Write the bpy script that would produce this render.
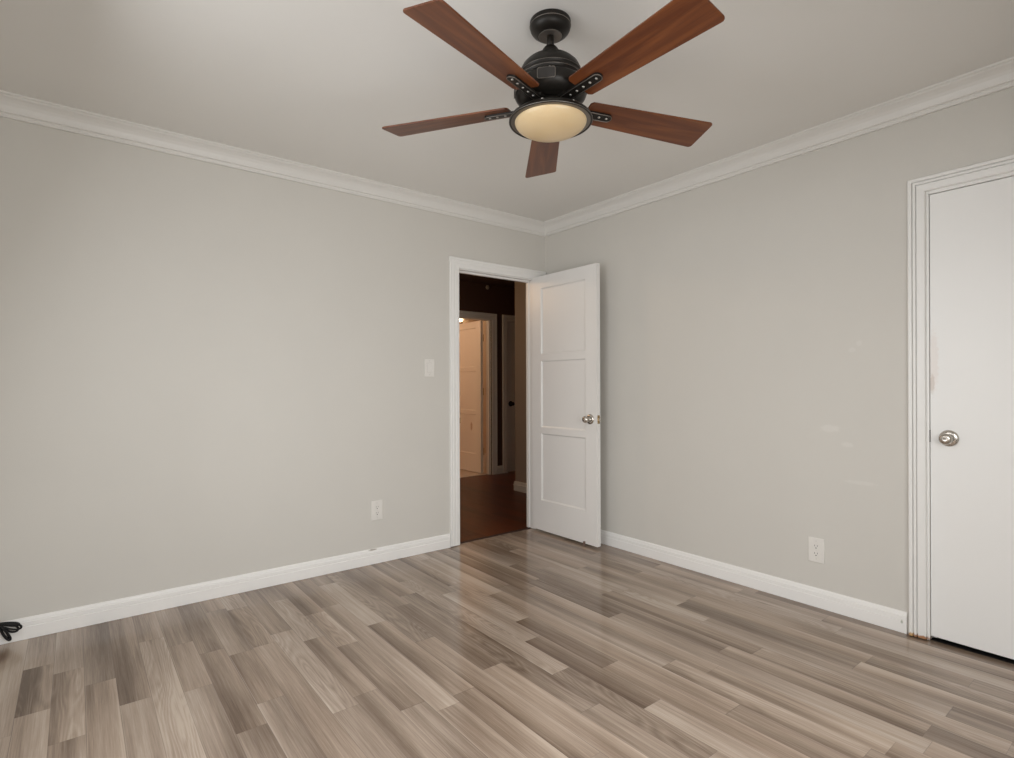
import bpy, bmesh, math, random
from mathutils import Vector, Matrix
for o in list(bpy.data.objects): bpy.data.objects.remove(o, do_unlink=True)
SC = bpy.context.scene
COL = SC.collection
PI = math.pi

# ------------------------------------------------------------------ camera
CAM = Vector((-3.0709, -3.4013, 1.169))
F_PX, HORIZON, YAW, ROLL = 550.75, 385.69, math.radians(51.918), math.radians(0.1916)
fw = Vector((math.cos(YAW), math.sin(YAW), 0)); rt = Vector((math.sin(YAW), -math.cos(YAW), 0)); up = Vector((0, 0, 1))
rt2 = rt*math.cos(ROLL) - up*math.sin(ROLL); up2 = up*math.cos(ROLL) + rt*math.sin(ROLL)
cd = bpy.data.cameras.new('camera'); cam = bpy.data.objects.new('camera', cd); COL.objects.link(cam)
cam.matrix_world = Matrix(((rt2.x, up2.x, -fw.x, CAM.x), (rt2.y, up2.y, -fw.y, CAM.y), (rt2.z, up2.z, -fw.z, CAM.z), (0, 0, 0, 1)))
cd.sensor_fit = 'HORIZONTAL'; cd.sensor_width = 36.0; cd.lens = F_PX*36/1014
cd.shift_y = (HORIZON - 379)/1014; cd.clip_start = 0.02
SC.camera = cam

# ------------------------------------------------------------------ world, daylight, exposure
SC.view_settings.view_transform = 'Standard'; SC.view_settings.look = 'None'
SC.view_settings.gamma = 1.0; SC.view_settings.use_curve_mapping = False
SC.view_settings.exposure = 0.0
SC.cycles.max_bounces = 14; SC.cycles.diffuse_bounces = 8; SC.cycles.glossy_bounces = 5
SC.cycles.sample_clamp_indirect = 6.0
W = bpy.data.worlds.new('world'); SC.world = W; W.use_nodes = True
wn = W.node_tree.nodes; wl = W.node_tree.links; wn.clear()
wo = wn.new('ShaderNodeOutputWorld'); wb = wn.new('ShaderNodeBackground'); sky = wn.new('ShaderNodeTexSky')
sky.sky_type = 'HOSEK_WILKIE'; sky.sun_direction = (0.3, -0.5, 0.8); sky.turbidity = 4
wb.inputs['Strength'].default_value = 0.25
wl.new(sky.outputs[0], wb.inputs[0]); wl.new(wb.outputs[0], wo.inputs[0])

def area(name, loc, direction, sx, sy, power, color, spread=180):
    l = bpy.data.lights.new(name, 'AREA'); l.shape = 'RECTANGLE'; l.size = sx; l.size_y = sy
    l.energy = power; l.color = color; l.spread = math.radians(spread)
    o = bpy.data.objects.new(name, l); COL.objects.link(o); o.location = loc
    o.rotation_euler = Vector(direction).to_track_quat('-Z', 'Z').to_euler()
    return o
H = 2.497                                   # ceiling height
XL, YF = -3.49, -3.86                       # left wall and wall behind the camera
WL = (-2.80, -1.00, 0.55, 2.10)             # window in left wall: y0,y1,z0,z1
WF = (-3.20, -1.30, 0.06, 1.96)             # window behind the camera: x0,x1,z0,z1
area('daylight_left', (XL-0.03, (WL[0]+WL[1])/2, (WL[2]+WL[3])/2), (1, 0, -.42), WL[1]-WL[0], WL[3]-WL[2], 35, (0.975, 0.99, 1.0))
area('daylight_front', ((WF[0]+WF[1])/2, YF-0.03, (WF[2]+WF[3])/2), (0, 1, -.60), WF[1]-WF[0], WF[3]-WF[2], 58, (0.985, 0.983, 0.965))

# ------------------------------------------------------------------ materials
def new_mat(name):
    m = bpy.data.materials.new(name); m.use_nodes = True
    return m, m.node_tree.nodes, m.node_tree.links, m.node_tree.nodes['Principled BSDF']
def mixc(n, l, fac, a, b, mode='MIX'):
    x = n.new('ShaderNodeMix'); x.data_type = 'RGBA'; x.blend_type = mode
    for sock, v in ((x.inputs[0], fac), (x.inputs[6], a), (x.inputs[7], b)):
        if hasattr(v, 'node'): l.new(v, sock)
        elif isinstance(v, (int, float)): sock.default_value = v
        else: sock.default_value = (*v, 1)
    return x.outputs[2]
def mth(n, l, op, a, b=None, c=None):
    x = n.new('ShaderNodeMath'); x.operation = op
    for i, v in enumerate((a, b, c)):
        if v is None: continue
        if hasattr(v, 'node'): l.new(v, x.inputs[i])
        else: x.inputs[i].default_value = v
    return x.outputs[0]
def noise(n, l, vec, scale, detail=3, rough=.5, dist=0, dim='3D'):
    x = n.new('ShaderNodeTexNoise'); x.noise_dimensions = dim
    x.inputs['Scale'].default_value = scale; x.inputs['Detail'].default_value = detail
    x.inputs['Roughness'].default_value = rough; x.inputs['Distortion'].default_value = dist
    if vec is not None: l.new(vec, x.inputs['Vector'])
    return x.outputs['Fac']
def smooth(n, l, v, a, b, lo=0, hi=1):
    x = n.new('ShaderNodeMapRange'); x.interpolation_type = 'SMOOTHSTEP'
    x.inputs['From Min'].default_value = a; x.inputs['From Max'].default_value = b
    x.inputs['To Min'].default_value = lo; x.inputs['To Max'].default_value = hi
    l.new(v, x.inputs['Value']); return x.outputs[0]
def objvec(n, l, scale=(1, 1, 1)):
    t = n.new('ShaderNodeTexCoord'); mp = n.new('ShaderNodeMapping'); mp.inputs['Scale'].default_value = scale
    l.new(t.outputs['Object'], mp.inputs['Vector']); return mp.outputs[0]
def bump(n, l, b, h, strength, dist=.002):
    x = n.new('ShaderNodeBump'); x.inputs['Strength'].default_value = strength; x.inputs['Distance'].default_value = dist
    l.new(h, x.inputs['Height']); l.new(x.outputs[0], b.inputs['Normal'])

def paint(name, col, rough=.55, var=.03, bmp=.12, scale=9, stains=()):
    """painted plaster or wood; stains = (centre, radii, colour, strength, ragged) worn spots with a shape of their own"""
    m, n, l, b = new_mat(name)
    v = objvec(n, l)
    f = noise(n, l, v, scale*.25, 4, .6)
    c = mixc(n, l, f, tuple(x*(1-var) for x in col), tuple(min(1, x*(1+var)) for x in col))
    for (ctr, rad, sc, st, rag) in stains:
        s = n.new('ShaderNodeVectorMath'); s.operation = 'SUBTRACT'; l.new(v, s.inputs[0]); s.inputs[1].default_value = ctr
        d = n.new('ShaderNodeVectorMath'); d.operation = 'DIVIDE'; l.new(s.outputs[0], d.inputs[0]); d.inputs[1].default_value = rad
        ln = n.new('ShaderNodeVectorMath'); ln.operation = 'LENGTH'; l.new(d.outputs[0], ln.inputs[0])
        dd = mth(n, l, 'ADD', ln.outputs['Value'], mth(n, l, 'MULTIPLY', mth(n, l, 'SUBTRACT', noise(n, l, v, 60, 3, .6), .5), rag))
        c = mixc(n, l, smooth(n, l, dd, .55, 1.05, st, 0), c, sc)
    l.new(c, b.inputs['Base Color']); b.inputs['Roughness'].default_value = rough
    h = mth(n, l, 'ADD', noise(n, l, v, scale*22, 3, .6), mth(n, l, 'MULTIPLY', noise(n, l, v, scale*1.4, 2, .5), 1.6))
    bump(n, l, b, h, bmp)
    return m
def metal(name, col, rough=.3, metallic=1.0):
    m, n, l, b = new_mat(name)
    f = noise(n, l, objvec(n, l), 40, 3, .6)
    l.new(mixc(n, l, f, tuple(x*.88 for x in col), tuple(min(1, x*1.1) for x in col)), b.inputs['Base Color'])
    b.inputs['Metallic'].default_value = metallic; b.inputs['Roughness'].default_value = rough
    return m
def plain(name, col, rough=.5, spec=.5):
    m, n, l, b = new_mat(name)
    f = noise(n, l, objvec(n, l), 30, 2)
    l.new(mixc(n, l, f, tuple(x*.95 for x in col), tuple(min(1, x*1.05) for x in col)), b.inputs['Base Color'])
    b.inputs['Roughness'].default_value = rough; b.inputs['Specular IOR Level'].default_value = spec
    return m

def plank_floor(name, w, x0, lmin, lmax, cols, streak, rough, joint_dark, tilt=.35, stain=None, along='Y'):
    """strips w wide running along one axis, each row cut into boards of its own random length; board tone, soft bands, grain"""
    m, n, l, b = new_mat(name)
    t = n.new('ShaderNodeTexCoord'); sp = n.new('ShaderNodeSeparateXYZ'); l.new(t.outputs['Object'], sp.inputs[0])
    X, Y = (sp.outputs[0], sp.outputs[1]) if along == 'Y' else (sp.outputs[1], sp.outputs[0])
    s = mth(n, l, 'DIVIDE', mth(n, l, 'SUBTRACT', X, x0), w)
    i = mth(n, l, 'FLOOR', s); fx = mth(n, l, 'SUBTRACT', s, i)
    def rnd(*v):
        c = n.new('ShaderNodeCombineXYZ')
        for k, q in enumerate(v):
            if hasattr(q, 'node'): l.new(q, c.inputs[k])
            else: c.inputs[k].default_value = q
        wnz = n.new('ShaderNodeTexWhiteNoise'); wnz.noise_dimensions = '3D'; l.new(c.outputs[0], wnz.inputs['Vector'])
        return wnz.outputs['Value']
    L = mth(n, l, 'MULTIPLY_ADD', rnd(i, 3.3, 1.7), lmax-lmin, lmin)
    yy = mth(n, l, 'ADD', mth(n, l, 'DIVIDE', Y, L), mth(n, l, 'MULTIPLY', rnd(i, 9.1, 4.4), 37.0))
    # uneven boards: warp the running coordinate before cutting it
    yw = mth(n, l, 'ADD', yy, mth(n, l, 'MULTIPLY', mth(n, l, 'SINE', mth(n, l, 'MULTIPLY', yy, 2.4)), .22))
    j = mth(n, l, 'FLOOR', yw); fy = mth(n, l, 'SUBTRACT', yw, j)
    r1 = rnd(i, j, .5); r2 = rnd(i, j, 7.5); r3 = rnd(i, j, 15.5)
    ramp = n.new('ShaderNodeValToRGB'); ramp.color_ramp.interpolation = 'LINEAR'
    e = ramp.color_ramp.elements
    while len(e) < len(cols): e.new(.5)
    for k, c in enumerate(cols): e[k].position = k/(len(cols)-1); e[k].color = (*c, 1)
    # grain coordinates, shifted per board
    cb = n.new('ShaderNodeCombineXYZ')
    l.new(mth(n, l, 'ADD', X, mth(n, l, 'MULTIPLY', r2, 11)), cb.inputs[0]); l.new(mth(n, l, 'ADD', Y, mth(n, l, 'MULTIPLY', r3, 23)), cb.inputs[1]); l.new(mth(n, l, 'MULTIPLY', r1, 9), cb.inputs[2])
    def mp(sc):
        q = n.new('ShaderNodeMapping'); q.inputs['Scale'].default_value = sc; l.new(cb.outputs[0], q.inputs['Vector']); return q.outputs[0]
    soft = noise(n, l, mp((16, .55, 1)), 1.0, 2, .5)                # broad bands along the board
    fine = noise(n, l, mp((260, 6, 1)), 1.0, 4, .65)
    # cathedral figure on some boards: contour lines of a stretched field
    field = noise(n, l, mp((9, 1.1, 1)), 1.0, 1.5, .45)
    rings = mth(n, l, 'PINGPONG', mth(n, l, 'MULTIPLY', field, 48), 1.0)
    side = mth(n, l, 'MULTIPLY', mth(n, l, 'SUBTRACT', fx, .5), mth(n, l, 'SUBTRACT', r3, .25))   # one edge of a board darker than the other
    longv = noise(n, l, mp((4, 1.5, 1)), 1.0, 1, .4)                # slow drift of tone along a board
    tone = mth(n, l, 'ADD', mth(n, l, 'ADD', mth(n, l, 'MULTIPLY', r1, .42), mth(n, l, 'MULTIPLY', soft, 1.15)), -.70)
    tone = mth(n, l, 'ADD', tone, mth(n, l, 'MULTIPLY', longv, .9))
    mid = noise(n, l, mp((75, 1.3, 1)), 1.0, 3, .6)
    tone = mth(n, l, 'ADD', tone, mth(n, l, 'MULTIPLY', mth(n, l, 'SUBTRACT', mid, .5), streak*.9))
    tone = mth(n, l, 'ADD', tone, mth(n, l, 'MULTIPLY', side, tilt*2.6))
    tone = mth(n, l, 'ADD', tone, mth(n, l, 'MULTIPLY', mth(n, l, 'SUBTRACT', fine, .5), streak*1.5))
    fig = mth(n, l, 'MULTIPLY', mth(n, l, 'GREATER_THAN', r2, .74), mth(n, l, 'MULTIPLY', mth(n, l, 'SUBTRACT', rings, .5), streak*.42))
    tone = mth(n, l, 'MULTIPLY_ADD', mth(n, l, 'ADD', tone, fig), .88, .09)
    l.new(tone, ramp.inputs[0]); c = ramp.outputs[0]
    # warm or cool cast per board
    c = mixc(n, l, mth(n, l, 'MULTIPLY', r3, .5), c, (1.0, .93, .86), 'MULTIPLY')
    # joints
    ex = mth(n, l, 'MINIMUM', fx, mth(n, l, 'SUBTRACT', 1, fx)); ex = mth(n, l, 'MULTIPLY', ex, w)
    ey = mth(n, l, 'MULTIPLY', mth(n, l, 'MINIMUM', fy, mth(n, l, 'SUBTRACT', 1, fy)), L)
    ed = mth(n, l, 'MINIMUM', ex, ey)
    jm = smooth(n, l, ed, .0004, .0016, 1, 0)
    c = mixc(n, l, mth(n, l, 'MULTIPLY', jm, .35), c, joint_dark)
    bevel_hl = mth(n, l, 'MULTIPLY', smooth(n, l, mth(n, l, 'ABSOLUTE', mth(n, l, 'SUBTRACT', mth(n, l, 'MULTIPLY', fx, w), .0028)), .0004, .0022, 1, 0), mth(n, l, 'MULTIPLY', mth(n, l, 'GREATER_THAN', r1, .45), .35))  # pale bevel highlight painted along one edge of some boards
    c = mixc(n, l, bevel_hl, c, cols[-1])
    if stain:
        for ctr, rad, sc, st in stain:
            s_ = n.new('ShaderNodeVectorMath'); s_.operation = 'SUBTRACT'; l.new(t.outputs['Object'], s_.inputs[0]); s_.inputs[1].default_value = ctr
            d_ = n.new('ShaderNodeVectorMath'); d_.operation = 'DIVIDE'; l.new(s_.outputs[0], d_.inputs[0]); d_.inputs[1].default_value = rad
            g_ = n.new('ShaderNodeVectorMath'); g_.operation = 'LENGTH'; l.new(d_.outputs[0], g_.inputs[0])
            c = mixc(n, l, smooth(n, l, g_.outputs['Value'], .1, 1, st, 0), c, sc)
    l.new(c, b.inputs['Base Color'])
    l.new(smooth(n, l, fine, .2, .8, rough*.85, rough*1.2), b.inputs['Roughness'])
    hgt = mth(n, l, 'SUBTRACT', mth(n, l, 'MULTIPLY', fine, .25), jm)
    bump(n, l, b, hgt, .06, .0008); b.inputs['Specular IOR Level'].default_value = .45
    return m

def blade_wood(name):
    m, n, l, b = new_mat(name)
    v = objvec(n, l, (2.2, 26, 26)); g = noise(n, l, v, 1.0, 4, .6, .6)
    f = noise(n, l, objvec(n, l, (7, 190, 60)), 1.0, 4, .6)
    c = mixc(n, l, smooth(n, l, g, .25, .75), (.085, .021, .006), (.178, .056, .016))
    c = mixc(n, l, mth(n, l, 'MULTIPLY', smooth(n, l, f, .5, .75), .45), c, (.065, .016, .008))
    l.new(c, b.inputs['Base Color']); b.inputs['Roughness'].default_value = .38
    bump(n, l, b, f, .05, .0005)
    return m

M = {}
SCUFF = (.30, .26, .22)
M['wall'] = paint('wall_paint', (.618, .600, .562), .6, .025, .16, 9, stains=[
    ((0, -2.325, 1.375), (.02, .016, .016), (.80, .79, .77), .16, .7), ((0, -2.292, 1.343), (.02, .020, .014), (.79, .78, .76), .16, .7),
    ((0, -2.19, .942), (.02, .055, .022), (.78, .765, .735), .25, .9), ((0, -2.27, .865), (.02, .030, .016), (.77, .755, .72), .25, .9), ((0, -2.33, .68), (.02, .09, .012), (.77, .755, .72), .2, .9)])
M['ceiling'] = paint('ceiling_paint', (.76, .75, .725), .7, .02, .10, 8)
M['crown'] = paint('crown_paint', (.72, .708, .682), .4, .02, .03)
M['trim'] = paint('trim_paint', (.84, .83, .815), .38, .02, .05, 9, stains=[
    ((-1.535, -.012, .094), (.035, .03, .006), SCUFF, .8, .7),
    ((-.004, -2.505, .052), (.02, .007, .012), (.35, .38, .30), .8, .8)])
M['casing'] = paint('casing_paint', (.81, .805, .79), .35, .015, .015, 9, stains=[
    ((-.01, -2.575, .004), (.05, .06, .016), (.36, .15, .05), .95, 1.1), ((-.01, -2.545, .010), (.05, .012, .012), (.55, .33, .12), .8, 1.2)])
M['door'] = paint('door_paint', (.80, .79, .775), .33, .015, .04)
M['closet_door'] = paint('closet_door_paint', (.84, .838, .828), .36, .015, .07, 9, stains=[((0, -2.626, 1.28), (.05, .022, .16), (.76, .67, .62), .40, 1.0), ((0, -2.620, 1.17), (.05, .012, .05), (.55, .45, .38), .5, .9)])
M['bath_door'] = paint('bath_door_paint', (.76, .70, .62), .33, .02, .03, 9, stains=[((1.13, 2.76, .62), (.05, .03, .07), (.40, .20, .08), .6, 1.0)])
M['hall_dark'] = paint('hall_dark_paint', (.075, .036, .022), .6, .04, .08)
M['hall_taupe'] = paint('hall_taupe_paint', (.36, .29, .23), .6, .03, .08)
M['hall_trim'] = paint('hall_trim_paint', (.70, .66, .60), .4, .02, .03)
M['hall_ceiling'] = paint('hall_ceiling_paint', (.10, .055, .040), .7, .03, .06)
M['bath_wall'] = paint('bath_wall_paint', (.62, .50, .38), .6, .03, .05)
M['nickel'] = metal('satin_nickel', (.62, .58, .53), .24)
M['brass'] = metal('aged_brass', (.42, .30, .15), .38)
M['dark_knob'] = metal('dark_bronze_knob', (.05, .04, .035), .4)
M['bronze'] = metal('dark_bronze', (.015, .0125, .010), .40, .4)
M['worn'] = metal('worn_bronze_edge', (.22, .20, .18), .4, .8)
M['screw'] = metal('screw_steel', (.62, .60, .57), .3)
M['blade'] = blade_wood('blade_wood')
M['plastic'] = plain('white_plastic', (.75, .73, .695), .35)
M['slot'] = plain('dark_slot', (.03, .027, .025), .6)
M['black'] = plain('black_rubber_and_shade', (.008, .0075, .0075), .55, .3)  # cable rubber; also paints the shade inside the fan canopy
M['tie'] = plain('twist_tie', (.50, .43, .33), .6)
M['rubber'] = plain('brown_rubber', (.14, .09, .07), .6)
M['strip'] = plain('threshold_dark', (.035, .014, .010), .45)
m, n, l, b = new_mat('amber_glass')
l.new(mixc(n, l, noise(n, l, objvec(n, l), 9, 3), (.62, .46, .26), (.70, .55, .34)), b.inputs['Base Color'])
b.inputs['Roughness'].default_value = .32; b.inputs['Subsurface Weight'].default_value = .25; b.inputs['Subsurface Radius'].default_value = (.04, .03, .02)
M['glass'] = m
m, n, l, b = new_mat('window_pane')
n.remove(b); tr = n.new('ShaderNodeBsdfTransparent'); gl = n.new('ShaderNodeBsdfGlossy'); gl.inputs['Roughness'].default_value = .02
mx = n.new('ShaderNodeMixShader'); fr = n.new('ShaderNodeFresnel'); fr.inputs[0].default_value = 1.3
l.new(fr.outputs[0], mx.inputs[0]); l.new(tr.outputs[0], mx.inputs[1]); l.new(gl.outputs[0], mx.inputs[2]); l.new(mx.outputs[0], n['Material Output'].inputs[0])
M['pane'] = m
m, n, l, b = new_mat('lamp_glass_lit')
b.inputs['Emission Color'].default_value = (1, .72, .45, 1); b.inputs['Emission Strength'].default_value = 9; b.inputs['Base Color'].default_value = (.9, .85, .8, 1)
M['lit'] = m
M['floor'] = plank_floor('greige_laminate', .0992, -3.0457, .60, 1.25,
    [(.118, .080, .056), (.195, .144, .108), (.285, .220, .172), (.385, .309, .249), (.500, .418, .347)], .55, .15, (.07, .05, .04),
    stain=[((-3.335, -.16, 0), (.05, .13, .05), (.11, .05, .02), .75)])
M['hall_floor'] = plank_floor('cherry_laminate', .12, -.2, .8, 1.3,
    [(.052, .0095, .0030), (.075, .015, .0042), (.105, .023, .006), (.130, .032, .008)], .2, .34, (.015, .005, .003), .15)
M['hall_floor'].node_tree.nodes['Principled BSDF'].inputs['Specular IOR Level'].default_value = .25
# bathroom tile
m, n, l, b = new_mat('bath_tile')
bt = n.new('ShaderNodeTexBrick'); bt.offset = 0; bt.inputs['Scale'].default_value = 3.3; bt.inputs['Brick Width'].default_value = 1; bt.inputs['Row Height'].default_value = 1
bt.inputs['Mortar Size'].default_value = .012; bt.inputs['Color1'].default_value = (.62, .53, .45, 1); bt.inputs['Color2'].default_value = (.58, .49, .41, 1); bt.inputs['Mortar'].default_value = (.40, .33, .27, 1)
l.new(objvec(n, l), bt.inputs['Vector']); l.new(bt.outputs[0], b.inputs['Base Color']); b.inputs['Roughness'].default_value = .4
M['tile'] = m

# ------------------------------------------------------------------ mesh helpers
class MB:
    def __init__(self): self.bm = bmesh.new(); self.mi = 0; self.mats = []
    def use(self, mat):
        if mat not in self.mats: self.mats.append(mat)
        self.mi = self.mats.index(mat); return self
    def face(self, vs, smooth=False):
        try: f = self.bm.faces.new(vs)
        except ValueError: return None
        f.material_index = self.mi; f.smooth = smooth; return f
    def box(self, x0, x1, y0, y1, z0, z1, bev=0):
        x0, x1 = sorted((x0, x1)); y0, y1 = sorted((y0, y1)); z0, z1 = sorted((z0, z1))
        v = [self.bm.verts.new(p) for p in ((x0,y0,z0),(x1,y0,z0),(x1,y1,z0),(x0,y1,z0),(x0,y0,z1),(x1,y0,z1),(x1,y1,z1),(x0,y1,z1))]
        fs = [self.face([v[k] for k in q]) for q in ((3,2,1,0),(4,5,6,7),(0,1,5,4),(1,2,6,5),(2,3,7,6),(3,0,4,7))]
        if bev:
            es = list({e for f in fs for e in f.edges})
            r = bmesh.ops.bevel(self.bm, geom=es, offset=bev, segments=2, affect='EDGES', profile=.6)
            for f in r['faces']: f.material_index = self.mi
        return self
    def grid(self, rows, closed_u=False, closed_v=False, smooth=True, cap=False):
        V = [[self.bm.verts.new(p) for p in r] for r in rows]
        nr, nc = len(V), len(V[0])
        for a in range(nr if closed_v else nr-1):
            for c in range(nc if closed_u else nc-1):
                self.face([V[a][c], V[a][(c+1) % nc], V[(a+1) % nr][(c+1) % nc], V[(a+1) % nr][c]], smooth)
        if cap and closed_u:
            self.face(list(reversed(V[0]))); self.face(V[-1])
        return self
    def lathe(self, prof, mat=None, seg=48, smooth=True):
        mat = mat or Matrix()
        rows = [[mat @ Vector((r*math.cos(2*PI*k/seg), r*math.sin(2*PI*k/seg), z)) for k in range(seg)] for r, z in prof]
        self.grid(rows, closed_u=True, smooth=smooth, cap=True); return self
    def tube(self, pts, rad, seg=8, closed=False):
        pts = [Vector(p) for p in pts]; N = len(pts); rows = []; prev = None
        for k in range(N):
            a = pts[(k-1) % N] if (closed or k > 0) else pts[k]; c = pts[(k+1) % N] if (closed or k < N-1) else pts[k]
            t = (c-a).normalized()
            if prev is None: prev = t.orthogonal().normalized()
            u = (prev - t*prev.dot(t)).normalized(); prev = u; w = t.cross(u)
            rows.append([pts[k] + rad*(u*math.cos(2*PI*q/seg) + w*math.sin(2*PI*q/seg)) for q in range(seg)])
        self.grid(rows, closed_u=True, closed_v=closed, smooth=True, cap=not closed); return self
    def sweep(self, path, prof, nrm, side, closed=False):
        """mitred moulding: prof = (a along the side, b along nrm); side=+1/-1 picks the hand"""
        path = [Vector(p) for p in path]; nrm = Vector(nrm); N = len(path); segs = []
        for k in range(N if closed else N-1):
            d = (path[(k+1) % N]-path[k]).normalized(); segs.append(nrm.cross(d)*side)
        rows = []
        for k in range(N):
            if closed: s1, s2 = segs[k-1], segs[k]
            else: s1, s2 = segs[max(k-1, 0)], segs[min(k, N-2)]
            m_ = (s1+s2)/(1+s1.dot(s2))
            rows.append([path[k]+m_*a+nrm*b for a, b in prof])
        self.grid(rows, closed_u=True, closed_v=closed, smooth=False, cap=not closed); return self
    def prism(self, outline, z0, z1, xf=None):
        xf = xf or Matrix(); A = [self.bm.verts.new(xf @ Vector((x, y, z0))) for x, y in outline]; B = [self.bm.verts.new(xf @ Vector((x, y, z1))) for x, y in outline]
        self.face(list(reversed(A))); self.face(B); k = len(A)
        for q in range(k): self.face([A[q], A[(q+1) % k], B[(q+1) % k], B[q]])
        return self
    def build(self, name, parent=None, smooth_angle=None):
        bmesh.ops.recalc_face_normals(self.bm, faces=self.bm.faces)
        me = bpy.data.meshes.new(name); self.bm.to_mesh(me); self.bm.free()
        for x in self.mats: me.materials.append(M[x])
        if smooth_angle:
            me.shade_auto_smooth(angle=smooth_angle) if hasattr(me, 'shade_auto_smooth') else None
        o = bpy.data.objects.new(name, me); COL.objects.link(o)
        if parent: o.parent = parent
        return o
def mb(mat): return MB().use(mat)
def tag(o, label=None, cat=None, group=None, kind=None):
    if label: o['label'] = label
    if cat: o['category'] = cat
    if group: o['group'] = group
    if kind: o['kind'] = kind
    return o
def struct(o, label, cat): return tag(o, label, cat, kind='structure')
def empty(name, loc, rz=0):
    o = bpy.data.objects.new(name, None); COL.objects.link(o); o.location = loc; o.rotation_euler = (0, 0, rz); o.empty_display_size = .1
    return o
def copy_tree(o, parent=None):
    c = o.copy(); COL.objects.link(c)
    if parent: c.parent = parent
    for ch in list(o.children): copy_tree(ch, c)
    return c
def arc(cx, cy, r, a0, a1, k): return [(cx+r*math.cos(a0+(a1-a0)*q/k), cy+r*math.sin(a0+(a1-a0)*q/k)) for q in range(k+1)]

# ------------------------------------------------------------------ room shell
T = .070                                              # wall with the doorway: y 0..T
OX0, OX1, OZ = -.870, -.121, 2.045                   # rough opening behind the jambs
w = mb('wall')
w.box(XL-.12, OX0, 0, T-.004, 0, H+.02); w.box(OX1, 1.0, 0, T-.004, 0, H+.02); w.box(OX0, OX1, 0, T-.004, OZ, H+.02)
w.use('hall_dark'); w.box(XL-.12, OX0, T-.004, T, 0, H); w.box(OX1, 1.0, T-.004, T, 0, H); w.box(OX0, OX1, T-.004, T, OZ, H)
struct(w.build('wall_back'), 'off-white painted wall with the open doorway', 'wall')
DY0, DY1, DZ = -2.609, -3.345, 2.040                 # closet opening
w = mb('wall')
w.box(0, .11, DY0, 0, 0, H+.02); w.box(0, .11, YF-.12, DY1, 0, H+.02); w.box(0, .11, DY1, DY0, DZ, H+.02)
struct(w.build('wall_right'), 'off-white painted wall holding the closet door', 'wall')
w = mb('wall')
w.box(XL-.12, XL, YF-.12, WL[0], 0, H+.02); w.box(XL-.12, XL, WL[1], 0, 0, H+.02)
w.box(XL-.12, XL, WL[0], WL[1], 0, WL[2]); w.box(XL-.12, XL, WL[0], WL[1], WL[3], H+.02)
struct(w.build('wall_left'), 'off-white painted wall with a wide window', 'wall')
w = mb('wall')
w.box(XL, WF[0], YF-.12, YF, 0, H+.02); w.box(WF[1], 0, YF-.12, YF, 0, H+.02)
w.box(WF[0], WF[1], YF-.12, YF, 0, WF[2]); w.box(WF[0], WF[1], YF-.12, YF, WF[3], H+.02)
struct(w.build('wall_front'), 'off-white painted wall facing the doorway wall, with a window', 'wall')
struct(mb('floor').box(XL-.12, .006, YF-.12, .042, -.08, 0).build('floor'), 'grey-brown wood strip laminate floor', 'floor')
struct(mb('ceiling').box(XL-.12, .11, YF-.12, T, H, H+.1).build('ceiling'), 'plain off-white painted ceiling', 'ceiling')

def window(name, c0, c1, z0, z1, axis, pos, out, label):
    t = struct(empty(name, (pos if axis == 'x' else (c0+c1)/2, (c0+c1)/2 if axis == 'x' else pos, z0)), label, 'window')
    inv = Matrix.Translation(-t.location)
    def bx(m_, a0, a1, d0, d1, q0, q1):
        if axis == 'x': m_.box(pos+out*d0, pos+out*d1, a0, a1, q0, q1)
        else: m_.box(a0, a1, pos+out*d0, pos+out*d1, q0, q1)
    f = mb('casing')
    bx(f, c0, c0+.05, .04, .09, z0, z1); bx(f, c1-.05, c1, .04, .09, z0, z1); bx(f, c0, c1, .04, .09, z0, z0+.05); bx(f, c0, c1, .04, .09, z1-.05, z1)
    cm = (c0+c1)/2; bx(f, cm-.03, cm+.03, .04, .09, z0, z1)
    fr_ = f.build('window_frame', t); fr_.matrix_parent_inverse = inv
    p = mb('pane'); bx(p, c0+.05, cm-.03, .062, .066, z0+.05, z1-.05); bx(p, cm+.03, c1-.05, .062, .066, z0+.05, z1-.05)
    p.build('window_pane', t).matrix_parent_inverse = inv
    s = mb('casing'); bx(s, c0-.06, c1+.06, -.03, .04, z0-.025, z0); s.build('window_sill', t).matrix_parent_inverse = inv
window('window_1', WL[0], WL[1], WL[2], WL[3], 'x', XL, -1, 'white framed window in the left wall')
window('window_2', WF[0], WF[1], WF[2], WF[3], 'y', YF, -1, 'white framed window facing the doorway wall')

# crown moulding: a inward from the wall, b down from the ceiling
CR = [(0, 0), (.074, 0), (.074, -.009), (.067, -.011), (.063, -.017), (.052, -.023), (.040, -.033), (.031, -.046), (.025, -.060), (.021, -.068), (.021, -.073), (.014, -.075), (.014, -.083), (.011, -.088), (.011, -.0934), (0, -.0934)]
struct(mb('crown').sweep([(XL, YF, H), (0, YF, H), (0, 0, H), (XL, 0, H)], CR, (0, 0, 1), 1, closed=True).build('trim_1'), 'white crown moulding running round the ceiling edge', 'crown moulding')
BB = [(0, 0), (.014, 0), (.014, .056), (.0110, .0585), (.0125, .062), (.0120, .078), (.0085, .0815), (.0092, .084), (.0075, .092), (.004, .097), (0, .098)]
def base(name, path, label, mat='trim', side=1, prof=BB): return struct(mb(mat).sweep(path, prof, (0, 0, 1), side).build(name), label, 'baseboard')
base('baseboard_back', [(-.9395, 0, .001), (XL+.014, 0, .001)], 'white baseboard under the wall with the doorway')
base('baseboard_right', [(0, -2.524, .001), (0, -.003, .001)], 'white baseboard under the wall beside the closet door')
base('baseboard_left', [(XL, -.0, .001), (XL, YF+.0, .001)], 'white baseboard under the left wall window')
base('baseboard_front', [(XL+.014, YF, .001), (0, YF, .001), (0, -3.435, .001)], 'white baseboard under the wall facing the doorway')

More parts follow.
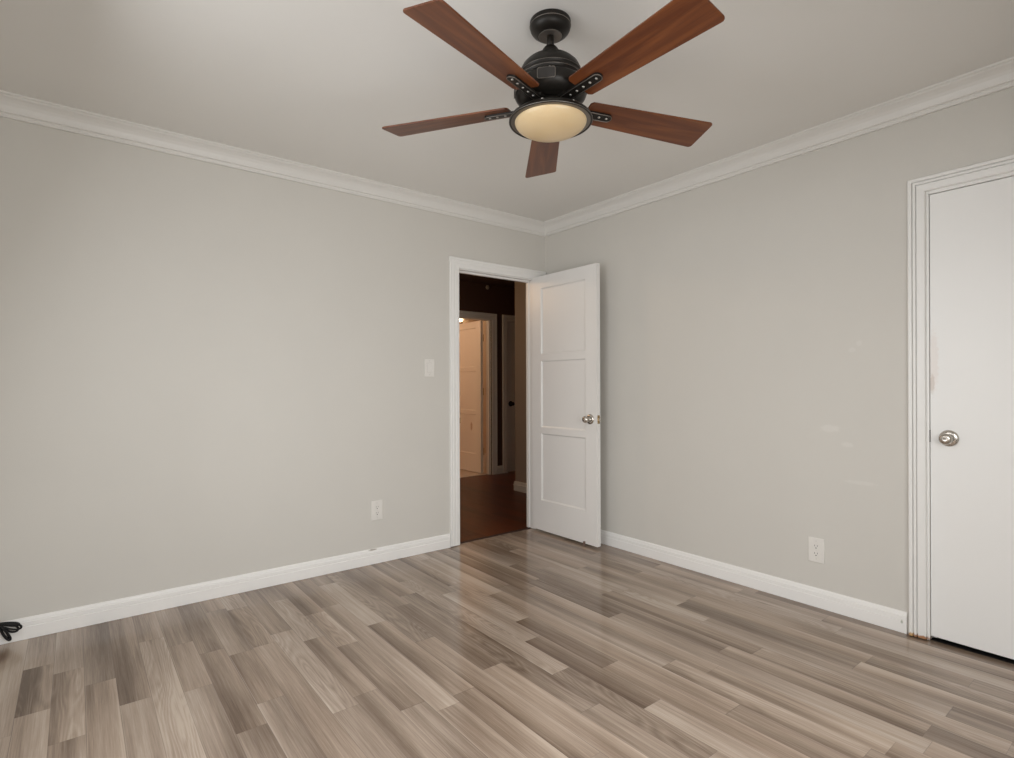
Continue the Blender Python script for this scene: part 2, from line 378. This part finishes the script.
# doorway casing and jambs (trim_2): left leg + head mitred, right leg under the head
CA = [(0, 0), (0, .013), (.004, .016), (.030, .017), (.034, .014), (.040, .017), (.056, .018), (.060, .0145), (.066, .0185), (.074, .0185), (.077, .015), (.077, 0)]
t2 = mb('casing')
t2.sweep([(-.857, 0, .006), (-.857, 0, 2.032), (-.006, 0, 2.032)], CA, (0, -1, 0), 1)
t2.sweep([(-.130, 0, 2.0315), (-.130, 0, .003)], CA[:-1]+[(.077, 0)], (0, -1, 0), 1)
t2.box(-.870, -.851, .0, T, .003, 2.045); t2.box(-.136, -.121, .0, T, .003, 2.045); t2.box(-.851, -.136, .0, T, 2.026, 2.045)
t2.box(-.851, -.839, .042, .066, .003, 2.026); t2.box(-.140, -.136, .048, .066, .003, 2.026); t2.box(-.839, -.140, .042, .066, 2.014, 2.026)
t2.use('hall_trim'); t2.sweep([(-.857, T, .003), (-.857, T, 2.032), (-.139, T, 2.032), (-.139, T, .003)], CA, (0, 1, 0), -1)
tr2 = struct(t2.build('trim_2'), 'white casing and jambs round the open doorway', 'door casing')
sp_ = mb('brass'); sp_.box(-.8515, -.8495, .004, .034, .86, .97); sp_.box(-.8515, -.8475, -.010, .004, .895, .935); tag(sp_.build('strike_plate', tr2), 'brass strike plate')
# closet door casing and jambs (trim_3)
CC = [(0, 0), (0, .012), (.002, .0175), (.005, .019), (.0335, .0205), (.0355, .0195), (.0365, .012), (.0395, .012), (.0405, .0215), (.0435, .0225), (.050, .0225), (.0515, .0215), (.0525, .013), (.0555, .013), (.0565, .0225), (.060, .024), (.070, .024), (.074, .021), (.076, .015), (.076, 0)]
t3 = mb('casing')
t3.sweep([(0, -2.601, .004), (0, -2.601, 2.050), (0, -3.358, 2.050), (0, -3.358, .004)], [(a*.90, b) for a, b in CC], (-1, 0, 0), 1)
t3.box(-.003, .11, -2.611, -2.592, .004, 2.056); t3.box(.039, .055, -2.626, -2.611, .004, 2.038); t3.box(.0, .11, -3.365, -3.347, .004, 2.056); t3.box(-.003, .11, -3.347, -2.609, 2.0365, 2.056); t3.box(.039, .055, -3.347, -2.611, 2.02, 2.038)
tr3 = struct(t3.build('trim_3'), 'white stepped casing round the closed closet door, worn at its foot', 'door casing')
sk = mb('dark_knob'); sk.box(-.0015, .012, -2.6122, -2.6098, .905, .960); tag(sk.build('strike_plate', tr3), 'dark strike plate')
struct(mb('strip').box(-.851, -.136, .028, .050, -.01, .006).build('trim_4'), 'dark threshold strip under the doorway between two floors', 'threshold')

# ------------------------------------------------------------------ doors
def panel_leaf(m_, L, th, z0, z1, rails, stile):
    """leaf along local -y, thickness in x 0..th, panels recessed on both faces; rails = [(panel bottom, panel top)]"""
    rec = .009
    m_.box(rec, th-rec, -L, 0, z0, z1)
    for x0, x1, sgn in ((0, rec, 1), (th-rec, th, -1)):
        m_.box(x0, x1, -stile, 0, z0, z1); m_.box(x0, x1, -L, -L+stile, z0, z1)
        zs = [z0]+[z for p in sorted(rails) for z in p]+[z1]
        for k in range(0, len(zs), 2): m_.box(x0, x1, -L+stile, -stile, zs[k], zs[k+1])
        for a, c in rails:                           # sloped moulding round each panel
            xs, xr = (0.0012, rec) if sgn > 0 else (th-.0012, th-rec)
            o_ = [(-stile, a), (-stile, c), (-L+stile, c), (-L+stile, a)]; g = .011
            i_ = [(-stile-g, a+g), (-stile-g, c-g), (-L+stile+g, c-g), (-L+stile+g, a+g)]
            O = [m_.bm.verts.new((xs, y, z)) for y, z in o_]; I = [m_.bm.verts.new((xr-sgn*.0005, y, z)) for y, z in i_]
            for k in range(4): m_.face([O[k], O[(k+1) % 4], I[(k+1) % 4], I[k]])
    return m_
RA = [(.257, .790), (.838, 1.366), (1.420, 1.945)]
KN = [(0, 0), (.0365, 0), (.0365, .003), (.032, .007), (.022, .010), (.0125, .012), (.0110, .030), (.0135, .036), (.0205, .040), (.0245, .046), (.0248, .054), (.021, .061), (.012, .0645), (0, .065)]
def knob(parent, x, y, z, direction, mat='nickel', label='satin nickel knob'):
    xf = Matrix.Translation((x, y, z)) @ Vector(direction).to_track_quat('Z', 'Y').to_matrix().to_4x4()
    k = tag(mb(mat).lathe(KN[4:], xf, 28).build('door_knob', parent), label)
    mb(mat).lathe(KN[:5], xf, 28).build('rosette', k)
    return k
def hinge(parent, x, y, z):
    h_ = mb('brass'); h_.lathe([(.0055, -.045), (.0055, .045), (.003, .05)], Matrix.Translation((x, y, z)), 12); h_.build('hinge', parent)

d1 = struct(empty('door_1', (-.152, -.004, 0)), 'white three-panel door standing open against the corner', 'door')
panel_leaf(mb('door'), .708, .035, .018, 2.040, RA, .112).build('door_leaf', d1)
knob(d1, 0, -.643, .925, (-1, 0, 0)); knob(d1, .035, -.643, .925, (1, 0, 0))
lp = mb('brass'); lp.box(.006, .029, -.7092, -.706, .895, .955); lp.use('nickel').box(.012, .023, -.716, -.706, .915, .935); tag(lp.build('latch_plate', d1), 'brass latch plate')
for z in (.25, 1.05, 1.85): hinge(d1, .040, .0, z)
st = mb('rubber'); st.lathe([(0, .0005), (.009, .0005), (.010, .008), (.007, .012), (.005, .030), (0, .030)], Matrix.Translation((-.008, -.585, 0)), 16)
st.box(-.012, .002, -.592, -.578, .014, .034, .002); tag(st.build('door_stop', d1), 'small brown stop under the door')

d2 = struct(empty('door_2', (.004, -2.6130, 0)), 'flat white closet door, closed, with a nickel knob', 'door')
mb('closet_door').box(0, .035, -.720, 0, .020, 2.034, .0015).build('door_leaf', d2).location = (0, 0, 0)
knob(d2, 0, -.068, .927, (-1, 0, 0))
# keep the stain coordinates of the closet leaf in room space
for o in d2.children:
    if o.name.startswith('door_leaf'):
        for v_ in o.data.vertices: v_.co += d2.location
        o.matrix_parent_inverse = Matrix.Translation(-d2.location)
# closet shell behind it
c_ = mb('wall'); c_.box(.75, .80, -3.6, -2.3, 0, H); c_.box(.11, .80, -2.35, -2.3, 0, H); c_.box(.11, .80, -3.6, -3.55, 0, H); c_.box(.11, .80, -3.6, -2.3, H, H+.05)
struct(c_.build('wall_closet'), 'walls of the closet behind the flat door', 'wall')
struct(mb('slot').box(.006, .80, -3.6, -2.3, -.08, -.012).build('floor_closet'), 'closet floor coloured near-black for the shade under the door', 'floor')  # floor set low and near-black so the door gap reads as shade

# ------------------------------------------------------------------ hallway
HY, HX, HC = 2.42, .79, 1.380
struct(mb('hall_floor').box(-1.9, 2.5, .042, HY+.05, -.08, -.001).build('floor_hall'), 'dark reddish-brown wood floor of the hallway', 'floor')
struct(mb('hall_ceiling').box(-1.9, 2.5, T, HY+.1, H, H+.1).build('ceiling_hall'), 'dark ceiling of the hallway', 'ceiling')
struct(mb('hall_taupe').box(HX, HX+.11, T, HC, 0, H).box(HX+.11, 2.5, HC-.11, HC, 0, H).build('wall_hall_side'), 'taupe hallway wall ending in an outside corner', 'wall')
BX0, BX1 = .47, 1.222                                # bathroom opening
CX0, CX1 = 1.492, 2.23                               # far closed door opening
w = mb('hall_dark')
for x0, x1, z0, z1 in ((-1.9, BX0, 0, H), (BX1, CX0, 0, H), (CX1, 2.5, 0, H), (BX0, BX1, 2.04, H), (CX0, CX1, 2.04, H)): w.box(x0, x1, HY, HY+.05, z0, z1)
w.use('bath_wall')
for x0, x1, z0, z1 in ((-.5, BX0, 0, H), (BX1, CX0, 0, H), (CX1, 2.5, 0, H), (BX0, BX1, 2.04, H), (CX0, CX1, 2.04, H)): w.box(x0, x1, HY+.05, HY+.10, z0, z1)
struct(w.build('wall_hall_end'), 'dark brown hallway wall with two doorways', 'wall')
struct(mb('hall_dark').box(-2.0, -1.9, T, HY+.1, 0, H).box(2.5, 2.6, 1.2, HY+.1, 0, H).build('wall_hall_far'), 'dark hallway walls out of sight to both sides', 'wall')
BH = [(0, 0), (.014, 0), (.014, .058), (.018, .062), (.018, .070), (.012, .074), (.012, .092), (.006, .102), (0, .106)]
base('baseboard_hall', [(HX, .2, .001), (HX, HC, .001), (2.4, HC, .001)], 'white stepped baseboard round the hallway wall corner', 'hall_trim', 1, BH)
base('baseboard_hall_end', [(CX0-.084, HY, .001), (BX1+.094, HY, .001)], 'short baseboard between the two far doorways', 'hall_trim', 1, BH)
CB = [(0, 0), (0, .014), (.008, .017), (.040, .018), (.052, .014), (.060, .020), (.078, .020), (.082, .014), (.082, 0)]
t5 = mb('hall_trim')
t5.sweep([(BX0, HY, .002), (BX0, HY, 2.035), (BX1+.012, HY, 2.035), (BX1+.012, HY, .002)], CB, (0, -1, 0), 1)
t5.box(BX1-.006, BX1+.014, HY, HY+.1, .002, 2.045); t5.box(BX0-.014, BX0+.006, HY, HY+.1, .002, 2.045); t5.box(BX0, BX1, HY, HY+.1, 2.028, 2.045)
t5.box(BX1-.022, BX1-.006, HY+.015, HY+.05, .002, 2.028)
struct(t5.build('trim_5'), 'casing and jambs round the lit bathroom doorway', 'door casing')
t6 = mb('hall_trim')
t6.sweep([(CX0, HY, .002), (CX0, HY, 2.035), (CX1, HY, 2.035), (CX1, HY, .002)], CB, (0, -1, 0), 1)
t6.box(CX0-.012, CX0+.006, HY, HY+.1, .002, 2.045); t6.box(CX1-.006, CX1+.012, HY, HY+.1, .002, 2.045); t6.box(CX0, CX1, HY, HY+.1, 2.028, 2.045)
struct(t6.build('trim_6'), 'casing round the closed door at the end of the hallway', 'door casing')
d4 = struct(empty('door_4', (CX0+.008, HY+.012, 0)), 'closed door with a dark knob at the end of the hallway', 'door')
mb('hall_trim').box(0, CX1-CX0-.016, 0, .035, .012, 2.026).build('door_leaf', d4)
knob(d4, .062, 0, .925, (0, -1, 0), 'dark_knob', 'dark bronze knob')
# bathroom: door, tile, shell, lamp
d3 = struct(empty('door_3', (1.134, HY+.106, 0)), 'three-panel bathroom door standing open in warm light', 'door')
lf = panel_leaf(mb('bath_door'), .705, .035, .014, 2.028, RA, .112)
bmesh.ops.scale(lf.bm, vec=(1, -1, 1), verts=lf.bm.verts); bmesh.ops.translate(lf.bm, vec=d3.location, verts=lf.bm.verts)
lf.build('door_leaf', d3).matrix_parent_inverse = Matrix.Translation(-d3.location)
for z in (.30, 1.09, 1.80): hinge(d3, .043, -.006, z)
knob(d3, 0, .640, .925, (-1, 0, 0), 'brass', 'brass knob'); knob(d3, .035, .640, .925, (1, 0, 0), 'brass', 'brass knob')
struct(mb('tile').box(-.5, 2.5, HY+.05, 4.5, -.08, .004).build('floor_bathroom'), 'pale tiled bathroom floor', 'floor')
w = mb('bath_wall'); w.box(-.6, -.5, HY+.1, 4.5, 0, H); w.box(2.5, 2.6, HY+.1, 4.5, 0, H); w.box(-.6, 2.6, 4.4, 4.5, 0, H)
struct(w.build('wall_bathroom'), 'warm beige bathroom walls', 'wall')
struct(mb('ceiling').box(-.6, 2.6, HY+.1, 4.5, H, H+.1).build('ceiling_bathroom'), 'bathroom ceiling', 'ceiling')
wlmp = tag(empty('wall_lamp', (1.86, 4.40, 2.225)), 'bright bathroom wall lamp glimpsed above the far open door', 'wall lamp')
mb('nickel').box(-.22, .22, -.02, 0, -.03, .03, .004).build('back_plate', wlmp)
for k in (-.14, 0, .14):
    q = mb('nickel'); q.tube([(k, -.018, 0), (k, -.07, 0), (k, -.085, .02)], .007); q = q.build('arm', wlmp)
    mb('lit').lathe([(.012, .02), (.03, .03), (.045, .08), (.05, .12), (.0, .122)], Matrix.Translation((k, -.085, 0)), 20).build('lamp_shade', q)
def point(name, loc, power, color, r=.06):
    l_ = bpy.data.lights.new(name, 'POINT'); l_.energy = power; l_.color = color; l_.shadow_soft_size = r
    o = bpy.data.objects.new(name, l_); COL.objects.link(o); o.location = loc
point('hall_fill', (-1.2, 1.5, 2.2), 23, (1, .66, .38), .12)  # unseen fill added to brighten the hallway walls and casings
point('bathroom_light', (-.05, 3.5, 2.2), 19, (1, .68, .45), .12)
sd = tag(empty('smoke_detector', (1.17, HY, 2.455)), 'small round detector high on the dark hallway wall', 'smoke detector')
xf = Matrix.Rotation(PI/2, 4, 'X')
mb('hall_taupe').lathe([(0, 0), (.028, 0), (.028, .006), (.026, .010), (0, .010)], xf, 24).build('base', sd)
mb('hall_taupe').lathe([(.022, .010), (.020, .018), (.010, .021), (0, .021)], xf, 24).build('cover', sd)

# ------------------------------------------------------------------ ceiling fan
FAN = Vector((-1.702, -1.9178, H))
fan = tag(empty('ceiling_fan', FAN), 'dark bronze ceiling fan with five reddish wood blades and a cream bowl light', 'ceiling fan')
def Zp(prof): return [(r, z-H) for r, z in prof]
def bead(m_, r0, z0, s_=.001): m_.lathe([(r0-.0006, z0-H+s_*1.2), (r0+s_*.8, z0-H), (r0-.0006, z0-H-s_*1.2)], None, 72)
c = MB().use('bronze')
c.lathe(Zp([(0, H-.0005), (.0735, H-.0005), (.0748, H-.003), (.0748, 2.481), (.0735, 2.478), (.0738, 2.474), (.0715, 2.466), (.0665, 2.459), (.058, 2.452), (.049, 2.447), (.043, 2.4445), (.0405, 2.4445), (.040, 2.447)]), None, 64)
c.use('black').lathe(Zp([(.040, 2.447), (.039, 2.456), (.036, 2.474), (0, 2.476)]), None, 64)  # canopy inside coloured black to give the shade of its depth
c.use('worn'); bead(c, .0748, 2.480, .0011); bead(c, .0422, 2.4438, .0007)
c.use('screw'); c.tube([(.014, -.022, -.046), (.022, -.020, -.042), (.018, -.015, -.040)], .0012, 6)
c.use('bronze')
for a in (4.62, 1.48): c.lathe([(0, 0), (.0045, 0), (.0045, .003), (0, .004)], Matrix.Translation((.0742*math.cos(a), .0742*math.sin(a), -.009)) @ Vector((math.cos(a), math.sin(a), 0)).to_track_quat('Z', 'Y').to_matrix().to_4x4(), 10)
c.build('ceiling_canopy', fan)
r_ = MB().use('bronze'); r_.use('black').lathe(Zp([(0, 2.485), (.026, 2.482), (.031, 2.470), (.028, 2.458), (.0135, 2.452), (.0135, 2.38), (0, 2.38)]), None, 32)  # hanger ball blacked too, as part of the painted canopy shade
r_.use('bronze').lathe(Zp([(0, 2.46), (.0137, 2.46), (.0137, 2.39), (0, 2.39)]), None, 24)
r_.lathe(Zp([(0, 2.408), (.014, 2.408), (.022, 2.403), (.029, 2.394), (.0325, 2.384), (.0325, 2.366), (0, 2.366)]), None, 40); r_.build('downrod', fan)
h_ = MB().use('bronze')
h_.lathe(Zp([(0, 2.372), (.030, 2.364), (.050, 2.361), (.070, 2.355), (.088, 2.345), (.102, 2.331), (.1105, 2.315), (.1145, 2.302), (.1145, 2.297), (.1125, 2.2955), (.1125, 2.288), (.114, 2.2865), (.114, 2.282), (.110, 2.279), (.112, 2.272), (.122, 2.264), (.130, 2.259), (.133, 2.253), (.133, 2.232), (.129, 2.221), (.118, 2.210), (.104, 2.201), (.092, 2.197), (0, 2.197)]), None, 72)
h_.use('worn'); bead(h_, .1145, 2.300, .0009); bead(h_, .114, 2.284, .0012)
h_.use('screw')
for k in range(7):
    a = math.radians(226+360*k/7); h_.lathe([(0, 0), (.0035, 0), (.003, .0012), (0, .002)], Matrix.Translation((.117*math.cos(a), .117*math.sin(a), 2.2685-H)) @ Vector((math.cos(a), math.sin(a), .4)).to_track_quat('Z', 'Y').to_matrix().to_4x4(), 10)
h_.build('motor_housing', fan)
for k in range(5):                                   # rounded window outlines round the motor body
    v_ = MB().use('slot'); a0 = 2*PI*k/5 + math.radians(221); pts = []
    zc = 2.241-H
    for (x, z) in arc(.025, zc+.012, .006, 0, PI/2, 3)+arc(-.025, zc+.012, .006, PI/2, PI, 3)+arc(-.025, zc-.012, .006, PI, 1.5*PI, 3)+arc(.025, zc-.012, .006, 1.5*PI, 2*PI, 3):
        pts.append((.1332*math.cos(a0+x/.1332), .1332*math.sin(a0+x/.1332), z))
    v_.grid([[(.1334*math.cos(a0+x/.1334), .1334*math.sin(a0+x/.1334), z) for x in [-.030+.006*q for q in range(11)]] for z in (zc-.017, zc+.017)])
    v_.use('worn').tube(pts, .0013, 6, True); v_.build('vent', fan)
lr = MB().use('bronze')
lr.lathe(Zp([(0, 2.196), (.068, 2.196), (.070, 2.190), (.072, 2.174), (.090, 2.169), (.115, 2.162), (.135, 2.153), (.148, 2.143), (.152, 2.136), (.152, 2.131), (.1505, 2.1275), (.147, 2.1285), (.136, 2.1345), (.132, 2.138), (.130, 2.150), (0, 2.152)]), None, 80)
lr.use('worn'); bead(lr, .1518, 2.1310, .0011)
lr.use('screw')
for k in range(8):
    a0 = 2*PI*k/8 + math.radians(216); q = Vector((math.cos(a0), math.sin(a0), .9))
    lr.lathe([(0, 0), (.0045, 0), (.0042, .0015), (0, .003)], Matrix.Translation((.1435*math.cos(a0), .1435*math.sin(a0), 2.1462-H)) @ q.to_track_quat('Z', 'Y').to_matrix().to_4x4(), 12)
lr.build('light_ring', fan)
prof = [(.131, 2.146-H), (.1315, 2.134-H)]+[(.1315*math.cos(t), 2.134-H-.051*math.sin(t)) for t in [PI/2*k/14 for k in range(1, 14)]]+[(0.001, 2.083-H)]
g_ = mb('glass').lathe(prof, None, 64); tag(g_.build('lamp_shade', fan), 'cream glass bowl')
# blades: local x = outward, pitch about x; the mesh of one blade is shared by all
PITCH = -.2019; ZB = 2.1929-H; RT, R0, WT, W0 = .6626, .150, .0760, .0560
def blade_outline():
    c1, c2 = .010, .014
    return [(R0+.010, -W0), (RT-c2, -WT+.0006)]+arc(RT-c2, -WT+c2, c2, -PI/2, 0, 4)[1:]+arc(RT-c2, WT-c2, c2, 0, PI/2, 4)+[(R0+.010, W0)]+[(R0, W0-.010), (R0, -W0+.010)]
bxf = Matrix.Translation((0, 0, ZB)) @ Matrix.Rotation(PITCH, 4, 'X')
bl = mb('blade').prism(blade_outline(), -.003, .003, bxf)
bl0 = bl.build('blade', fan)
bv = bl0.modifiers.new('edge', 'BEVEL'); bv.width = .0015; bv.segments = 2; bv.limit_method = 'ANGLE'
ia = MB().use('bronze')
WI, A0, A1 = .0180, .072, .257
out = [(A0, -WI)]+arc(A1-WI, 0, WI, -PI/2, PI/2, 10)+[(A0, WI)]
ia.prism(out, -.0105, -.0031, bxf)
ia.prism([(.045, -.026), (.100, -.022), (.100, .022), (.045, .026)], -.009, .002, Matrix.Translation((0, 0, ZB)) @ Matrix.Rotation(PITCH*.55, 4, 'X'))
ia.use('worn'); ia.tube([bxf @ Vector((x, y, -.0106)) for x, y in [(A0+.004, -WI+.0010)]+arc(A1-WI, 0, WI-.0010, -PI/2, PI/2, 10)+[(A0+.004, WI-.0010)]], .0015, 6)
ia.use('screw')
for x in (.110, .142, .174, .206, .236): ia.lathe([(0, 0), (.0052, 0), (.0045, .0018), (0, .0028)], bxf @ Matrix.Translation((x, 0, -.0104)) @ Matrix.Rotation(PI, 4, 'X'), 10)
ia0 = tag(ia.build('blade_arm', bl0), 'dark metal arm with a row of screws')
for k in range(5):
    b_ = bl0 if k == 0 else copy_tree(bl0, fan)
    b_.rotation_euler = (0, math.radians(2.0 if k == 4 else 0), math.radians(51.571+72*k))   # one blade hangs a little

# ------------------------------------------------------------------ switch and outlets (built facing -y, at the origin)
def plate(m_, w_, h_, th=.006): m_.box(-w_/2, w_/2, -th, 0, -h_/2, h_/2, .002); return m_
sw = tag(empty('light_switch', (-1.1035, 0, 1.297)), 'white rocker light switch on the wall left of the open doorway', 'light switch')
plate(mb('plastic'), .078, .124).build('cover_plate', sw)
rk = mb('plastic'); rk.box(-.0185, .0185, -.0074, -.004, -.0350, .0350, .0008)
V = [(-.0155, -.0075, -.031), (.0155, -.0075, -.031), (.0155, -.0075, .031), (-.0155, -.0075, .031)]
rk.grid([[(-.0155, -.0074, -.031), (.0155, -.0074, -.031)], [(-.0155, -.0108, -.030), (.0155, -.0108, -.030)], [(-.0155, -.0085, 0), (.0155, -.0085, 0)], [(-.0155, -.0080, .031), (.0155, -.0080, .031)]], smooth=False)
rk.use('slot'); rk.box(-.0188, .0188, -.0066, -.0064, -.0353, .0353)
rk.build('rocker', sw)
for z in (-.0485, .0485):
    s2 = mb('screw'); s2.lathe([(0, 0), (.0030, 0), (.0026, .0008), (0, .001)], Matrix.Translation((0, -.006, z)) @ Matrix.Rotation(PI/2, 4, 'X'), 10); s2.build('screw', sw)
def make_outlet():
    o = empty('wall_outlet', (0, 0, 0))
    plate(mb('plastic'), .079, .128).build('cover_plate', o)
    for z in (.0195, -.0195):
        s = MB().use('plastic')
        s.prism(arc(0, 0, .0170, math.radians(-52), math.radians(52), 8)+arc(0, 0, .0170, math.radians(128), math.radians(232), 8), 0, .0022, Matrix.Translation((0, -.0058, z)) @ Matrix.Rotation(PI/2, 4, 'X') @ Matrix.Rotation(PI/2, 4, 'Z'))
        s.use('slot'); s.box(-.0078, -.0058, -.0083, -.0079, z-.001, z+.0075); s.box(.0056, .0078, -.0083, -.0079, z, z+.0068)
        s.prism(arc(0, 0, .0030, 0, 2*PI, 12)[:-1], 0, .0004, Matrix.Translation((0, -.0079, z-.0085)) @ Matrix.Rotation(PI/2, 4, 'X'))
        s.build('socket', o)
    for z in (0, .047, -.047):
        q = MB().use('screw'); q.lathe([(0, 0), (.0027, 0), (.0024, .0008), (0, .001)], Matrix.Translation((0, -.006, z)) @ Matrix.Rotation(PI/2, 4, 'X'), 10); q.build('screw', o)
    return o
o1 = make_outlet(); o1.location = (-1.504, 0, .350); tag(o1, 'white double outlet low on the wall left of the open doorway', 'outlet')
o2 = copy_tree(o1); o2.location = (0, -2.122, .299); o2.rotation_euler = (0, 0, -PI/2); tag(o2, 'white double outlet low on the wall beside the closet door', 'outlet')

# ------------------------------------------------------------------ tied black cable against the left end of the baseboard
cb = tag(empty('cable_bundle', (-3.347, -.040, 0)), 'black cable coiled and tied, lying against the baseboard at the room corner', 'cable')
def loop(tip, half, y0, y1, back):
    """long thin loop from the tie at (0,.092) out to its tip and back through the tie"""
    t0 = Vector((0, 0, .104)); tp = Vector((tip[0], 0, tip[1]+.010)); d = tp-t0; L = d.length; d.normalize(); nn = Vector((-d.z, 0, d.x)); pts = []
    for k in range(33):
        u = k/32*2*PI; s = (1-math.cos(u))/2; ww = math.sin(u)*half*(.35+.65*s)
        p = t0 + d*(L*(1.0*s) - back*(1-s)) + nn*ww; p.y = y0+(y1-y0)*k/32; pts.append(p)
    return pts
c1 = MB().use('black')
for tip, hw, ya, yb in (((.078, .060), .016, 0, -.008), ((.066, .050), .020, -.006, .004), ((.070, .072), .010, .006, .010), ((.040, .014), .010, -.010, -.004), ((.034, .020), .008, 0, .006),
                        ((-.075, .030), .016, 0, -.008), ((-.080, .060), .014, .006, -.004), ((-.060, .012), .012, -.006, 0)):
    c1.tube(loop(tip, hw, ya, yb, .0), .0043, 8)
c1.tube([(-.01, 0, .104), (-.05, -.002, .05), (-.09, -.006, .012), (-.12, -.01, .0045), (-.131, -.01, .02), (-.131, -.01, .05)], .0036, 8)
c1.build('cable', cb)
tt = MB().use('tie'); tt.tube([(0.001+.004*math.sin(a), .014*math.cos(a), .102+.015*math.sin(a)) for a in [2*PI*k/20 for k in range(20)]], .0028, 6, True); tt.build('tie', cb)
